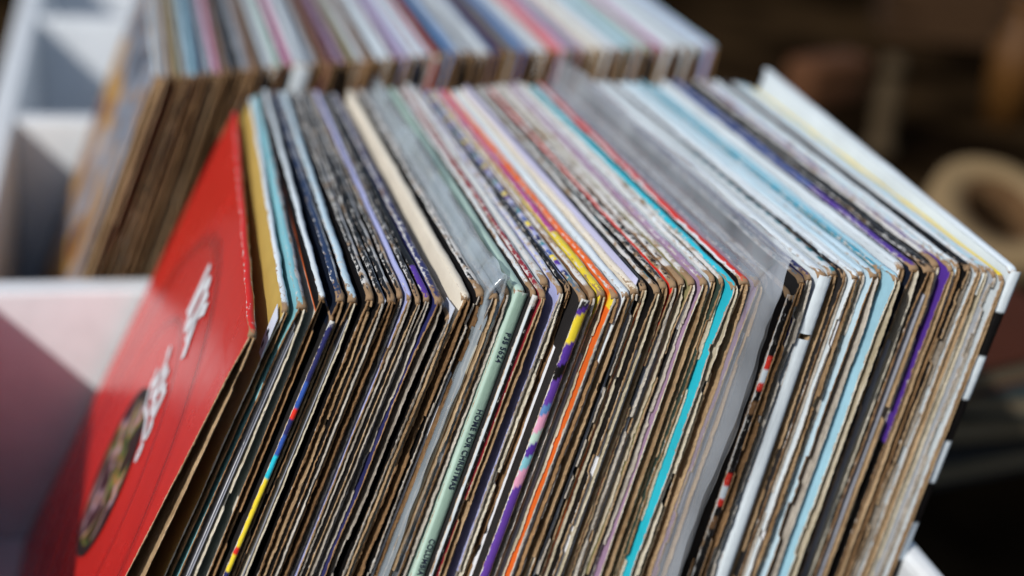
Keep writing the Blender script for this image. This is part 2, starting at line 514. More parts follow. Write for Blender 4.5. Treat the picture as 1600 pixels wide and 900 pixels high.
YAW_U = [390, 449, 475, 516, 600, 733, 828, 955, 1122, 1371, 1430, 1470, 1518, 1590]
YAW_A = [2.5, 1.8, 1.2, .5, -.3, -1.1, -.8, -2.0, -2.0, -2.1, -1.2, -.4, .4, .9]        # degrees clockwise from above
FRONT = [
 # u, v, top bands, face, board, options, name of its look
 (390, 522, band('red', .8, .05, 'tan', .25, .35), 'red', 'tan', dict(t=.0042, special='red', flare=0.0, lm='red-covered one'), 'glossy red record cover with white lettering and round dark picture'),
 (449, 483, band('palewhite', 1, .1), 'gold', 'cream', dict(t=.0034, special='gold'), 'gold-faced sleeve with pale top edge and white corner sticker'),
 (475, 478, band('aqua', .45, .15, 'palegrey', .55, .75), 'aqua', 'brown', dict(t=.0052, flare=.5), 'worn sleeve with rubbed aqua top edge and thick brown boards'),
 (516, 465, band('white', 1, .05), 'cream', 'brown', dict(t=.0046, special='blackband'), 'cream sleeve with broad clean white top edge'),
 (512, 497, band('blue', 1, .2), 'char', 'cream', dict(t=.0023, special='bluespine', L=.3075), 'short sleeve with thin blue, cyan and yellow spine'),
 (537, 466, band('deepblue', .5, .1, 'palegrey', .5, .8), 'night', 'brown', dict(), 'dark blue sleeve with frayed white top edge'),
 (553, 466, band('pblue', 1, .12), 'char', 'brown', dict(), 'sleeve with smooth pale blue top before a black gap'),
 (590, 466, band('black', .4, .2, 'grey', .6, .85), 'black', 'brown', dict(), 'black sleeve with thickly frayed grey top edge'),
 (602, 470, band('black', .65, .2, 'palegrey', .35, .9), 'black', 'brown', dict(inner='black'), 'black sleeve with speckled frayed rim'),
 (617, 467, band('black', .35, .1, 'grey', .35, .85, 'brown', .3, .3), 'black', 'brown', dict(special='cornersticker'), 'black sleeve with small white sticker at its corner'),
 (631, 461, band('black', .3, .1, 'tan', .7, .35), 'black', 'brown', dict(), 'dark sleeve with rounded tan cardboard top edge'),
 (643, 463, band('lav', 1, .1), 'lav', 'tan', dict(lm='lavender-topped one'), 'sleeve with smooth lavender top edge'),
 (655, 468, band('char', .5, .3, 'palegrey', .5, .6), 'black', 'tan', dict(), 'black sleeve with finely speckled white rim'),
 (666, 465, band('black', 1, .15), 'black', 'grey', dict(special='purplecorner'), 'black sleeve turning purple at its near top corner'),
 (685, 468, band('navy', 1, .25), 'navy', 'brown', dict(torn=1.5, lm='navy one'), 'navy blue sleeve with rubbed white edges'),
 (703, 494, band('char', .6, .4, 'palegrey', .4, .7), 'black', 'grey', dict(t=.0030, L=.307), 'short black sleeve with speckled white edge, tucked low'),
 (733, 463, band('cream', 1, .06), 'cream', 'brown', dict(t=.0052, special='cream', lm='thick cream one'), 'thick cream sleeve with black bars and a red patch'),
 (757, 459, band('black', .35, .25, 'grey', .65, .95), 'black', 'grey', dict(t=.0062, torn=1.6, special='speckle'), 'black sleeve with very frayed grey rim and thick boards'),
 (774, 461, band('grey', 1, .1), 'smoke', 'grey', dict(t=.0046, special='clearfilm', lm='one in clear film'), 'grey sleeve in crumpled clear plastic film'),
 (796, 455, band('palegrey', 1, .3), 'grey', 'brown', dict(t=.0040), 'brown-edged sleeve pressed against the mint box spine'),
 (816, 453, band('mint', 1, .04), 'mint', 'cream', dict(t=.0058, special='mint', lm='mint-green box'), 'pale mint-green box sleeve with lettered spine'),
 (834, 457, band('white', .4, .3, 'tan', .6, .5), 'char', 'grey', dict(t=.0030, special='bwspine'), 'thin sleeve with scuffed black and white spine'),
 (846, 459, band('dred', .6, .2, 'palegrey', .4, .4), 'dred', 'tan', dict(t=.0032, lm='dark red one'), 'sleeve with narrow dark red top edge'),
 (856, 440, band('palegrey', .7, .35, 'tan', .4, .9), 'palegrey', 'tan', dict(t=.0044, torn=1.5), 'pale grey sleeve with torn tan corner'),
 (876, 453, band('lav', .5, .35, 'palegrey', .5, .3), 'lav', 'grey', dict(t=.0036), 'lavender-grey sleeve with pale rim'),
 (893, 449, band('black', .5, .06, 'lav', .3, .3, 'blue', .25, .5), 'black', 'brown', dict(t=.0042, special='whitepaper'), 'black sleeve with mottled blue rim and white paper'),
 (907, 463, band('slate', .4, .3, 'palegrey', .6, .5), 'char', 'grey', dict(t=.0042, special='multispine', lm='purple and yellow spine'), 'sleeve with purple, yellow and pink patterned spine'),
 (918, 459, band('tan', .6, .5, 'brown', .4, .4), 'brown', 'brown', dict(), 'plain tan cardboard sleeve'),
 (931, 455, band('yellow', .7, .15, 'grey', .4, .8), 'yellow', 'brown', dict(t=.0050, wide=1, special='magentafar', lm='yellow-topped one'), 'sleeve with yellow top edge turning magenta at the back'),
 (955, 458, band('orange', .55, .2, 'white', .5, .6), 'orange', 'grey', dict(t=.0050, inner='grey', special='orange', lm='orange one'), 'bright orange sleeve with frayed white rim'),
 (967, 455, band('white', 1, .03), 'white', 'grey', dict(t=.0044, torn=.6), 'sleeve with clean double white top edge'),
 (983, 450, band('cream', 1, .12), 'cream', 'brown', dict(t=.0044), 'cream sleeve with brown torn near edge'),
 (1004, 445, band('char', 1, .22), 'char', 'tan', dict(t=.0050, inner='orange', special='paperfront'), 'charcoal sleeve with orange paper showing inside'),
 (1016, 450, band('tan', .3, .6, 'black', .7, .3), 'black', 'tan', dict(special='tealspeck'), 'black sleeve with teal specks along its top'),
 (1032, 443, band('char', .6, .2, 'tan', .4, .7), 'black', 'brown', dict(), 'black sleeve with tan rubbed rim'),
 (1045, 441, band('black', .7, .35, 'palegrey', .3, .8), 'scarlet', 'tan', dict(special='redline', lm='thin red stripe'), 'sleeve with thin bright red face stripe'),
 (1057, 437, band('char', .45, .55, 'tan', .55, .9), 'brown', 'tan', dict(t=.0048, torn=1.6), 'brown sleeve worn to bare board at its corner'),
 (1071, 436, band('olive', .4, .5, 'palegrey', .6, .6), 'olive', 'tan', dict(), 'olive sleeve with mottled pale top edge'),
 (1090, 437, band('mauve', .45, .2, 'white', .55, .35), 'mauve', 'cream', dict(t=.0048), 'mauve sleeve with broad white rim'),
 (1105, 432, band('white', .7, .4, 'palegrey', .4, .7), 'palegrey', 'tan', dict(), 'scuffed white sleeve'),
 (1114, 434, band('palegrey', 1, .5), 'dgreen', 'brown', dict(t=.0030), 'dark green sleeve with grey rubbed rim'),
 (1129, 442, band('cyan', .7, .1, 'white', .35, .75), 'cyan', 'grey', dict(t=.0052, lm='cyan one'), 'bright cyan sleeve with frayed white corner'),
 (1160, 437, band('white', .15, .3, 'scarlet', .75, .2, 'grey', .1, .4), 'black', 'tan', dict(t=.0056, wide=1, lm='red-and-white-topped one'), 'black sleeve with rubbed red and white top edge'),
 (1178, 440, band('slate', 1, .2), 'mauve', 'tan', dict(t=.0052, special='bigfilm', lm='bag of milky plastic'), 'sleeve inside large crumpled milky plastic bag'),
 (1196, 431, band('grey', 1, .3), 'maroon', 'brown', dict(t=.0040), 'maroon sleeve half hidden behind the milky plastic'),
 (1240, 457, band('char', .5, .5, 'palegrey', .5, .7), 'black', 'brown', dict(t=.0036, special='rwspine', L=.3085), 'short black sleeve with speckled spine and red patches'),
 (1253, 437, band('slate', .5, .3, 'tan', .5, .6), 'char', 'brown', dict(t=.0044), 'charcoal sleeve with pale tan rim'),
 (1269, 432, band('navy', .5, .1, 'palegrey', .5, .4), 'navy', 'grey', dict(t=.0046), 'dark navy sleeve with white-lined near edge'),
 (1291, 428, band('white', 1, .12), 'white', 'tan', dict(t=.0062, special='tornspine', lm='torn white spine'), 'white sleeve with broad white spine torn through'),
 (1311, 424, band('palegrey', 1, .15), 'palegrey', 'tan', dict(t=.0050, special='tealblots', lm='teal-blotched one'), 'white sleeve with row of teal blotches along its top'),
 (1323, 427, band('black', .2, .1, 'white', .8, .25), 'char', 'brown', dict(t=.0034), 'white-topped sleeve with thin black line'),
 (1338, 430, band('white', 1, .06), 'white', 'grey', dict(t=.0038, torn=1.3), 'white sleeve with ragged near edge'),
 (1351, 424, band('pblue', .8, .05, 'navy', .25, .1), 'white', 'tan', dict(t=.0038), 'pale blue sleeve with thin navy line'),
 (1375, 428, band('pblue', 1, .05), 'pblue', 'brown', dict(t=.0056, lm='broad pale blue one'), 'broad pale blue sleeve with clean face'),
 (1384, 421, band('turq', .5, .2, 'sky', .5, .3), 'teal', 'brown', dict(t=.0032), 'sleeve with narrow turquoise top edge'),
 (1398, 433, band('sky', .5, .15, 'purple', .5, .45), 'sky', 'cream', dict(t=.0044, wide=1), 'light blue sleeve with purple-flecked rim'),
 (1424, 416, band('white', 1, .08), 'white', 'tan', dict(t=.0054), 'thick clean white sleeve'),
 (1439, 418, band('purple', .75, .25, 'white', .3, .5), 'night', 'brown', dict(t=.0060, wide=1, special='bluefar'), 'sleeve with rubbed purple-blue top edge'),
 (1457, 420, band('black', .85, .12, 'palegrey', .15, .6), 'black', 'brown', dict(t=.0068, wide=1), 'sleeve with broad black top edge'),
 (1469, 411, band('purple', .55, .42, 'palegrey', .45, .6), 'char', 'tan', dict(t=.0048, torn=1.4, wide=1, special='bluefar', lm='blue-mottled one'), 'sleeve with mottled blue and white top'),
 (1483, 418, band('pblue', 1, .35), 'purple', 'brown', dict(t=.0040), 'deep purple sleeve with pale rubbed rim'),
 (1497, 415, band('white', .8, .2, 'black', .2, .1), 'pblue', 'tan', dict(t=.0038, inner='grey'), 'white sleeve with grey paper showing inside'),
 (1518, 417, band('black', 1, .08), 'black', 'tan', dict(t=.0042, wide=1, lm='clean black line'), 'sleeve with straight clean black top edge'),
 (1534, 419, band('white', .6, .15, 'palegrey', .5, .35), 'palegrey', 'tan', dict(t=.0040, L=.3145), 'pale grey sleeve with rounded rim'),
 (1546, 421, band('sky', .4, .3, 'palegrey', .7, .15), 'white', 'cream', dict(t=.0034, L=.3135), 'sleeve with pale teal-white top edge'),
 (1557, 427, band('palegrey', 1, .2), 'grey', 'grey', dict(t=.0032, L=.3128), 'dull grey thin sleeve'),
 (1566, 432, band('yellow', 1, .03), 'palegrey', 'tan', dict(t=.0026, L=.3120, lm='thin yellow one'), 'thin sleeve with bright yellow top edge'),
 (1589, 420, band('white', 1, .01), 'white', 'grey', dict(t=.0054, special='checker', L=.3150, lm='white box at the end'), 'white box sleeve with black and white checkered spine'),
]

WORDS = ['zero', 'first', 'second', 'third', 'fourth', 'fifth', 'sixth', 'seventh', 'eighth', 'ninth']
def locator(i, marks):
    """where sleeve i stands, told from the nearest sleeve that is easy to find"""
    best = min((abs(i - k), k) for k in marks if k != i)
    k = best[1]
    n = abs(i - k); side = 'right' if i > k else 'left'
    return ('just ' + side if n == 1 else WORDS[n] + ' ' + side) + ' of ' + marks[k]

def build_front():
    marks = {i: r[5]['lm'] for i, r in enumerate(FRONT) if 'lm' in r[5]}
    pts = []
    for i, (u, v, tb, face, card, op, desc) in enumerate(FRONT):
        a = lean_at(u, LEAN_U, LEAN_A); L = op.get('L', SIZE)
        pts.append((at(u, v, L * math.cos(a)), a, L))
    # thickness of each sleeve, then ease neighbours apart where they would cut into each other
    n = len(pts)
    xt = np.array([p[0][0] for p in pts]); an = np.array([p[1] for p in pts]); ln = np.array([p[2] for p in pts])
    xb = xt - ln * np.sin(an)
    th = []
    for i, r in enumerate(FRONT):
        gaps = [abs(xt[j] - xt[i]) for j in (i - 1, i + 1) if 0 <= j < n]
        pitch = (min(gaps) * .5 + min(max(gaps), .006) * .5) * math.cos(an[i])
        th.append(min(r[5].get('t', .0044), max(.0026, pitch)) if not r[5].get('wide') and r[5].get('special') not in ('mint', 'checker', 'tealblots', 'tornspine', 'multispine', 'cream', 'bluespine') else r[5]['t'])
    for it in range(400):
        for arr in (xt, xb):
            for i in range(n - 1):
                need = ((th[i] + th[i + 1]) / 2 + .00035) / math.cos(an[i])
                g = need - (arr[i + 1] - arr[i])
                if g > 0:
                    wa, wb_ = (0 if i in (0, 20) else 1), (0 if i + 1 in (20, n - 1) else 1)
                    q = g / max(1, wa + wb_) * .8
                    arr[i] -= q * wa; arr[i + 1] += q * wb_
    an = np.arcsin(np.clip((xt - xb) / ln, -.6, .6))
    for i, (u, v, tb, face, card, op, desc) in enumerate(FRONT):
        P, a, L = pts[i]; a = float(an[i]); t = th[i]
        rng = np.random.default_rng(100 + i)
        sp = op.get('special')
        tb = [(c_, w_, min(1, r_ + float(rng.uniform(.06, .26)))) for c_, w_, r_ in tb] if sp not in ('mint', 'checker') else tb
        X0 = float(xb[i]) + (t * .45 if sp == 'red' else 0); Y0 = P[1]
        yaw = -lean_at(u, YAW_U, YAW_A); Y0 -= L * math.sin(a) * math.sin(yaw)
        tip = R(1.7) if sp == 'checker' else 0.0
        Y0 += L * math.sin(tip)
        root = empty('record_box' if sp in ('mint', 'checker') else 'record_sleeve', (X0, Y0, 0.0), (tip, a, yaw))
        lab = desc if 'lm' in op else desc + ', ' + locator(i, marks)
        tag(root, lab, 'record box' if sp in ('mint', 'checker') else 'record sleeve', 'records in the front row')
        fc = C[face]
        col = lambda y, d, fc=fc: fc
        if sp == 'blackband':
            col = lambda y, d: C['black'] if d < .0055 else (C['orange'] if d < .0062 else C['cream'])
        if sp == 'cream':
            col = lambda y, d: C['cream'] if d < .150 or (d > .172 and d < .178) else C['scarlet']
        if face == 'purple':
            col = lambda y, d: C['purple'] if d < .088 else C['black']
        if sp == 'orange':
            col = lambda y, d: C['yellow'] if d < .006 and y < .004 else C['orange']
        torn = op.get('torn') or float(rng.choice([.35, .6, .9, 1.2]))
        closed = sp in ('mint', 'checker', 'tornspine', 'multispine', 'bluespine', 'bwspine', 'rwspine')
        b = float(rng.uniform(.00065, .00115)) if card != 'cream' else 0.0007
        b = min(b, t * 0.36)
        D = 0.313 + rng.uniform(-.0015, .001)
        tr = torn * (0.15 if closed else 1.0)
        fp = panel(root, -1, t, L - .0011, D, b, rng, col, card, 190, .6 if face not in ('white', 'pblue') else .4, tr, 'front_panel', flare=op.get('flare', 0))
        panel(root, 1, t, L - .0011, D, b, rng, lambda y, d: tuple(.6 * x + .15 for x in fc), card if sp == 'red' else str(rng.choice([card, 'brown', 'tan', 'grey', 'cream'])), 190, .5, tr, 'back_panel', flare=2.2 if sp == 'red' else op.get('flare', 0))
        fold = None
        if sp == 'purplecorner':
            fold = lambda y, c: C['purple'] if y < .035 else None
        if sp == 'magentafar':
            fold = lambda y, c: (C['magenta'] if c < .7 else None) if y > .072 else None
        if sp == 'bluefar':
            fold = lambda y, c: C['blue'] if y > .11 and c < .75 else None
        if sp == 'tealspeck':
            r2 = np.random.default_rng(5); pk = r2.uniform(0, .3, 22)
            fold = lambda y, c: C['teal'] if c > -.2 and np.min(np.abs(pk - y)) < .0022 else None
        if sp == 'tealblots':
            fold = lambda y, c: C['teal'] if c > -.5 and (y % .0115) < .0052 and y < .19 else None
        if sp == 'multispine':
            fold = lambda y, c: C[('yellow', 'blue', 'lav', 'teal', 'navy', 'lav', 'purple')[int(y / .006) % 7]] if c < 0 and y > .02 else None
        if sp == 'speckle':
            fold = lambda y, c: C['black'] if c > .1 and (int(y * 900) % 5 == 0) else None
        wt = t * (0.94 if sp != 'checker' else 1.0)
        top_fold(root, wt, L, D, rng, tb, 150, fold, 1.0 if sp not in ('checker', 'mint') else .2)
        if op.get('inner') and not closed:
            inner_sleeve(root, 0.0, L, D, rng, op['inner'], .0015, .008)
        elif not closed and rng.random() < .55 and i > 1:
            inner_sleeve(root, rng.uniform(-.15, .15) * t, L, D, rng, rng.choice(['white', 'cream', 'cream', 'grey', 'black']), rng.uniform(.0010, .004), rng.uniform(.006, .03), .3)
            if t > .0036:
                inner_sleeve(root, rng.uniform(.1, .25) * t, L, D, rng, rng.choice(['white', 'cream', 'grey']), rng.uniform(.0008, .003), rng.uniform(.01, .04), .3)
        # ---- what each of the special sleeves carries
        if sp == 'mint':
            s = spine(root, t, L, rng, lambda d, c: C['mintd'] if c > -.62 else C['mint'], .06)
            for body, d0, sz in (('P3S 5624', .0190, .0036), ('HOME FOR CHRISTMAS', .0555, .0036), ('COLUMBIA', .1200, .0036)):
                text_mesh('spine_lettering', body, sz, INK, s, (-t * .17, -.00175, L - d0), (0, 0, -1), (1, 0, 0), .00012, 1.0, .00002)
        if sp == 'checker':
            spine(root, t, L, rng, lambda d, c: C['white'] if int((d + .001) / .0222) % 2 == 0 else C['black'], .04)
        if sp == 'tornspine':
            spine(root, t, L, rng, lambda d, c: C['white'], .07, 240, (.0270, .0296))
        if sp == 'multispine':
            seq = [('char', .004), ('purple', .007), ('yellow', .020), ('purple', .030), ('black', .037), ('violet', .049), ('steel', .054), ('pink', .062), ('mint', .068),
                   ('purple', .074), ('aqua', .080), ('pink', .089), ('violet', .136), ('cyan', .144), ('purple', .148), ('yellow', .152), ('orange', .157), ('purple', .4)]
            def seg(d, c, seq=seq):
                d = d + .0018 * c
                for k, e in seq:
                    if d < e: return C[k]
                return C['purple']
            spine(root, t, L, rng, seg, .22)
        if sp == 'bluespine':
            seq = [('navy', .030), ('blue', .042), ('scarlet', .047), ('navy', .055), ('blue', .065), ('cyan', .077), ('yellow', .112), ('scarlet', .116), ('yellow', .124), ('navy', .15), ('scarlet', .156), ('navy', .4)]
            def seg(d, c, seq=seq):
                for k, e in seq:
                    if d < e: return C[k]
                return C['navy']
            spine(root, t, L, rng, seg, .2)
        if sp == 'bwspine':
            spine(root, t, L, rng, lambda d, c: C['black'] if c > -.3 else C['palegrey'], .36)
        if sp == 'rwspine':
            def seg(d, c):
                q = d % .058
                return C['scarlet'] if .030 < q < .036 or .042 < q < .046 else (C['palewhite'] if .036 < q < .042 else (C['brown'] if q > .052 else C['black']))
            spine(root, t, L, rng, seg, .35)
        if sp == 'bigfilm':
            film_cover(root, t, L, D, rng, .0165, .020, FILM, .0018)
        if sp == 'clearfilm':
            film_cover(root, t + .001, L, D, rng, .0012, .009, FILM_CLEAR, .0006)
        if sp == 'whitepaper':
            inner_sleeve(root, t * .5 + .0006, L, D, rng, 'white', -.0025, .026, .2, th=.0006)
        if sp == 'paperfront':
            q = inner_sleeve(root, -t * .5 - .0012, L, D, rng, 'lilac', .004, -.001, .2); q.name = 'paper_insert'
        if sp == 'gold':
            x = -t * .5 - .0005
            st = flat_piece('price_sticker', fp, x, [(-.001, L - .0045), (.010, L - .003), (.0085, L - .019), (.004, L - .0235), (-.0035, L - .0225)], STICKER)
            for q in (0, 1):
                flat_piece('printed_mark', st, x - .0006, [(.002, L - .0125 - .0055 * q), (.0042, L - .012 - .0055 * q), (.0040, L - .0145 - .0055 * q), (.0018, L - .015 - .0055 * q)], BLACKINK, .0001)
        if sp == 'cornersticker':
            flat_piece('corner_sticker', fp, -t * .5 - .0005, [(.0005, L - .002), (.022, L - .002), (.022, L - .0035), (.0005, L - .009)], STICKER)
        if sp == 'cream':
            x = -t * .5 - .0006
            st = flat_piece('price_tag', fp, x - .0012, [(-.0015, L - .006), (.012, L - .007), (.013, L - .024), (-.001, L - .026)], STICKER)
            text_mesh('tag_numeral', '9', .016, BLACKINK, st, (x - .0018, .0095, L - .0225), (0, -1, 0), (0, 0, 1), .0001, 1.0, .0002)
            for q in range(3):
                flat_piece('black_bar', fp, x + .0001, [(.0008, L - .083 - .009 * q), (.014, L - .076 - .009 * q), (.014, L - .079 - .009 * q), (.0008, L - .087 - .009 * q)], BLACKINK, .0001)
        if sp == 'red':
            fp.data.materials[0] = RED_COVER
            red_marks(fp, t, L)

def make_red():
    mt, n, l, p = new_mat('glossy_red_print')
    tc = n.new('ShaderNodeTexCoord'); sx = n.new('ShaderNodeSeparateXYZ'); l.new(tc.outputs['Object'], sx.inputs[0])
    dy = math_node(n, l, 'SUBTRACT', sx.outputs[1], .137); dz = math_node(n, l, 'SUBTRACT', sx.outputs[2], .164)
    r = math_node(n, l, 'SQRT', math_node(n, l, 'ADD', math_node(n, l, 'MULTIPLY', dy, dy), math_node(n, l, 'MULTIPLY', dz, dz)))
    ramp = n.new('ShaderNodeValToRGB'); e = ramp.color_ramp.elements
    ramp.color_ramp.interpolation = 'LINEAR'
    a = S(204, 40, 30); dk = S(166, 32, 26); md = S(196, 34, 26)
    stops = [(0, a), (.072, a), (.0785, md), (.080, dk), (.0825, dk), (.085, a), (.120, md), (.1245, dk), (.1275, dk), (.131, md), (.136, a), (1, a)]
    e[0].position = 0; e[0].color = (*a, 1); e[1].position = 1; e[1].color = (*a, 1)
    for pos, c in stops[1:-1]:
        x = e.new(pos); x.color = (*c, 1)
    l.new(r, ramp.inputs[0])
    nz = noise(n, l, tc.outputs['Object'], 500, 6, .75)
    at_ = node(n, 'ShaderNodeAttribute', attribute_name='wear')
    f = math_node(n, l, 'ADD', math_node(n, l, 'MULTIPLY', math_node(n, l, 'SUBTRACT', nz, .5), 2.4), math_node(n, l, 'SUBTRACT', math_node(n, l, 'MULTIPLY', at_.outputs['Fac'], 1.5), .75))
    f = math_node(n, l, 'MULTIPLY', f, 4, True)
    l.new(mix_col(n, l, f, ramp.outputs[0], S(206, 180, 160)), p.inputs['Base Color'])
    sm = noise(n, l, tc.outputs['Object'], 30, 4)
    l.new(math_node(n, l, 'ADD', math_node(n, l, 'MULTIPLY', sm, .12), .2), p.inputs['Roughness'])
    p.inputs['Specular IOR Level'].default_value = .6
    bump(n, l, noise(n, l, tc.outputs['Object'], 14, 3), p, .12, .01)
    return mt
RED_COVER = make_red()

def make_picture(name, stops, scale, warp=1.2):
    mt, n, l, p = new_mat(name)
    tc = n.new('ShaderNodeTexCoord')
    mp = n.new('ShaderNodeMapping'); mp.inputs['Scale'].default_value = (1, 1, .7); l.new(tc.outputs['Object'], mp.inputs[0])
    nz = n.new('ShaderNodeTexNoise'); nz.inputs['Scale'].default_value = scale; nz.inputs['Detail'].default_value = 3; nz.inputs['Distortion'].default_value = warp
    l.new(mp.outputs[0], nz.inputs['Vector'])
    ramp = n.new('ShaderNodeValToRGB'); e = ramp.color_ramp.elements
    e[0].position = stops[0][0]; e[0].color = (*stops[0][1], 1); e[1].position = stops[-1][0]; e[1].color = (*stops[-1][1], 1)
    for pos, c in stops[1:-1]:
        x = e.new(pos); x.color = (*c, 1)
    l.new(nz.outputs['Fac'], ramp.inputs[0]); l.new(ramp.outputs[0], p.inputs['Base Color'])
    p.inputs['Roughness'].default_value = .4
    return mt
LABEL_PIC = make_picture('round_picture_print', [(.34, S(14, 12, 12)), (.42, S(24, 22, 18)), (.46, S(86, 118, 54)), (.50, S(166, 112, 48)), (.54, S(186, 158, 170)), (.58, S(60, 34, 42)), (.66, S(10, 9, 10))], 30)
COVER_PIC = make_picture('illustrated_cover_print', [(.3, S(34, 36, 48)), (.42, S(70, 76, 92)), (.48, S(150, 158, 172)), (.51, S(120, 126, 140)), (.54, S(170, 122, 66)), (.60, S(190, 146, 60)), (.67, S(110, 40, 40)), (.76, S(46, 44, 54))], 11)

def red_marks(fp, t, L):
    x = -t * .5 * 2.2 - .0002
    # flares outward below, so each mark sits on the local face: find it from the mesh
    me = fp.data
    pts = [(v.co.y, v.co.z, v.co.x) for v in me.vertices]
    P = np.array([q for q in pts])
    def face_x(y, z):
        d = (P[:, 0] - y) ** 2 + (P[:, 1] - z) ** 2
        return P[d < d.min() + 1e-6, 2].min()
    def disc(name, cy, cz, r0, r1, mat, off, parent, n=72):
        V = []; F = []
        for k in range(n):
            a = 2 * math.pi * k / n
            for r in (r0, r1):
                y = cy + r * math.cos(a); z = cz + r * math.sin(a)
                V.append((fx(y, z) - off, y, z))
        for k in range(n):
            q = (k + 1) % n
            F.append((2 * k, 2 * k + 1, 2 * q + 1, 2 * q))
        return mesh_obj(name, V, F, [mat], parent, None, None, None, [True] * n)
    # plane fit of the face
    sel = (P[:, 0] > .02) & (P[:, 2] < 0) & (P[:, 1] > .02) & (P[:, 1] < L - .03)
    A = np.c_[P[sel, 0], P[sel, 1], np.ones(sel.sum())]
    outer = P[sel, 2] < np.median(P[sel, 2])
    def fx(y, z):
        g = 0.52 + 0.48 * min(1, max(0, (L - .0011 - z) / 0.022)) ** 0.7
        fl = 0.0
        fall = math.exp(-y / .03)
        return -(t / 2) * ((g + fl) * fall + (1 - fall) * min(1.0, g + fl)) - .0004
    ring = disc('picture_rim', .1370, .1635, .0390, .0450, BLACKINK, .0002, fp)
    pic = disc('round_picture', .1370, .1635, .0005, .0395, LABEL_PIC, .0001, fp)
    rng = random.Random(4)
    def stroke(pts, w, name='white_lettering'):
        V = []; F = []
        for k, (y, z) in enumerate(pts):
            a = pts[max(0, k - 1)]; b = pts[min(len(pts) - 1, k + 1)]
            ty, tz = b[0] - a[0], b[1] - a[1]; q = math.hypot(ty, tz) or 1
            ny_, nz_ = -tz / q * w / 2, ty / q * w / 2
            V.append((fx(y, z) - .0003, y + ny_, z + nz_)); V.append((fx(y, z) - .0003, y - ny_, z - nz_))
        for k in range(len(pts) - 1):
            F.append((2 * k, 2 * k + 1, 2 * k + 3, 2 * k + 2))
        return V, F
    def lettering(strokes):
        V = []; F = []
        for pts, w in strokes:
            v, f = stroke([(y + .007, z - .009) for y, z in pts], w * 1.25); o = len(V)
            V += v; F += [tuple(q + o for q in z) for z in f]
        mesh_obj('white_lettering', V, F, [WHITEINK], fp)
    def arc(cy, cz, ry, rz, a0, a1, n=16):
        return [(cy + ry * math.cos(R(a0 + (a1 - a0) * k / n)), cz + rz * math.sin(R(a0 + (a1 - a0) * k / n))) for k in range(n + 1)]
    # large title strokes, then a smaller script word, then two little signs
    lettering([([(.140, .291), (.136, .264)], .007), (arc(.123, .276, .0075, .0125, 0, 360), .0055), ([(.111, .288), (.108, .262)], .006), ([(.111, .276), (.097, .286)], .0055), ([(.109, .274), (.095, .259)], .006)])
    lettering([(arc(.136, .233, .007, .009, 60, 330), .0042), (arc(.122, .231, .0055, .0075, 0, 360), .0042), ([(.114, .243), (.112, .223), (.107, .222)], .0042), (arc(.103, .231, .0045, .007, 20, 340), .004), ([(.097, .240), (.094, .222), (.089, .218)], .004), ([(.142, .222), (.126, .214), (.110, .217), (.092, .213)], .0035)])
    lettering([(arc(.0895, .2205, .0025, .0036, 0, 360), .003)])
    lettering([(arc(.0870, .2095, .0025, .0036, 0, 360), .003)])

build_front()

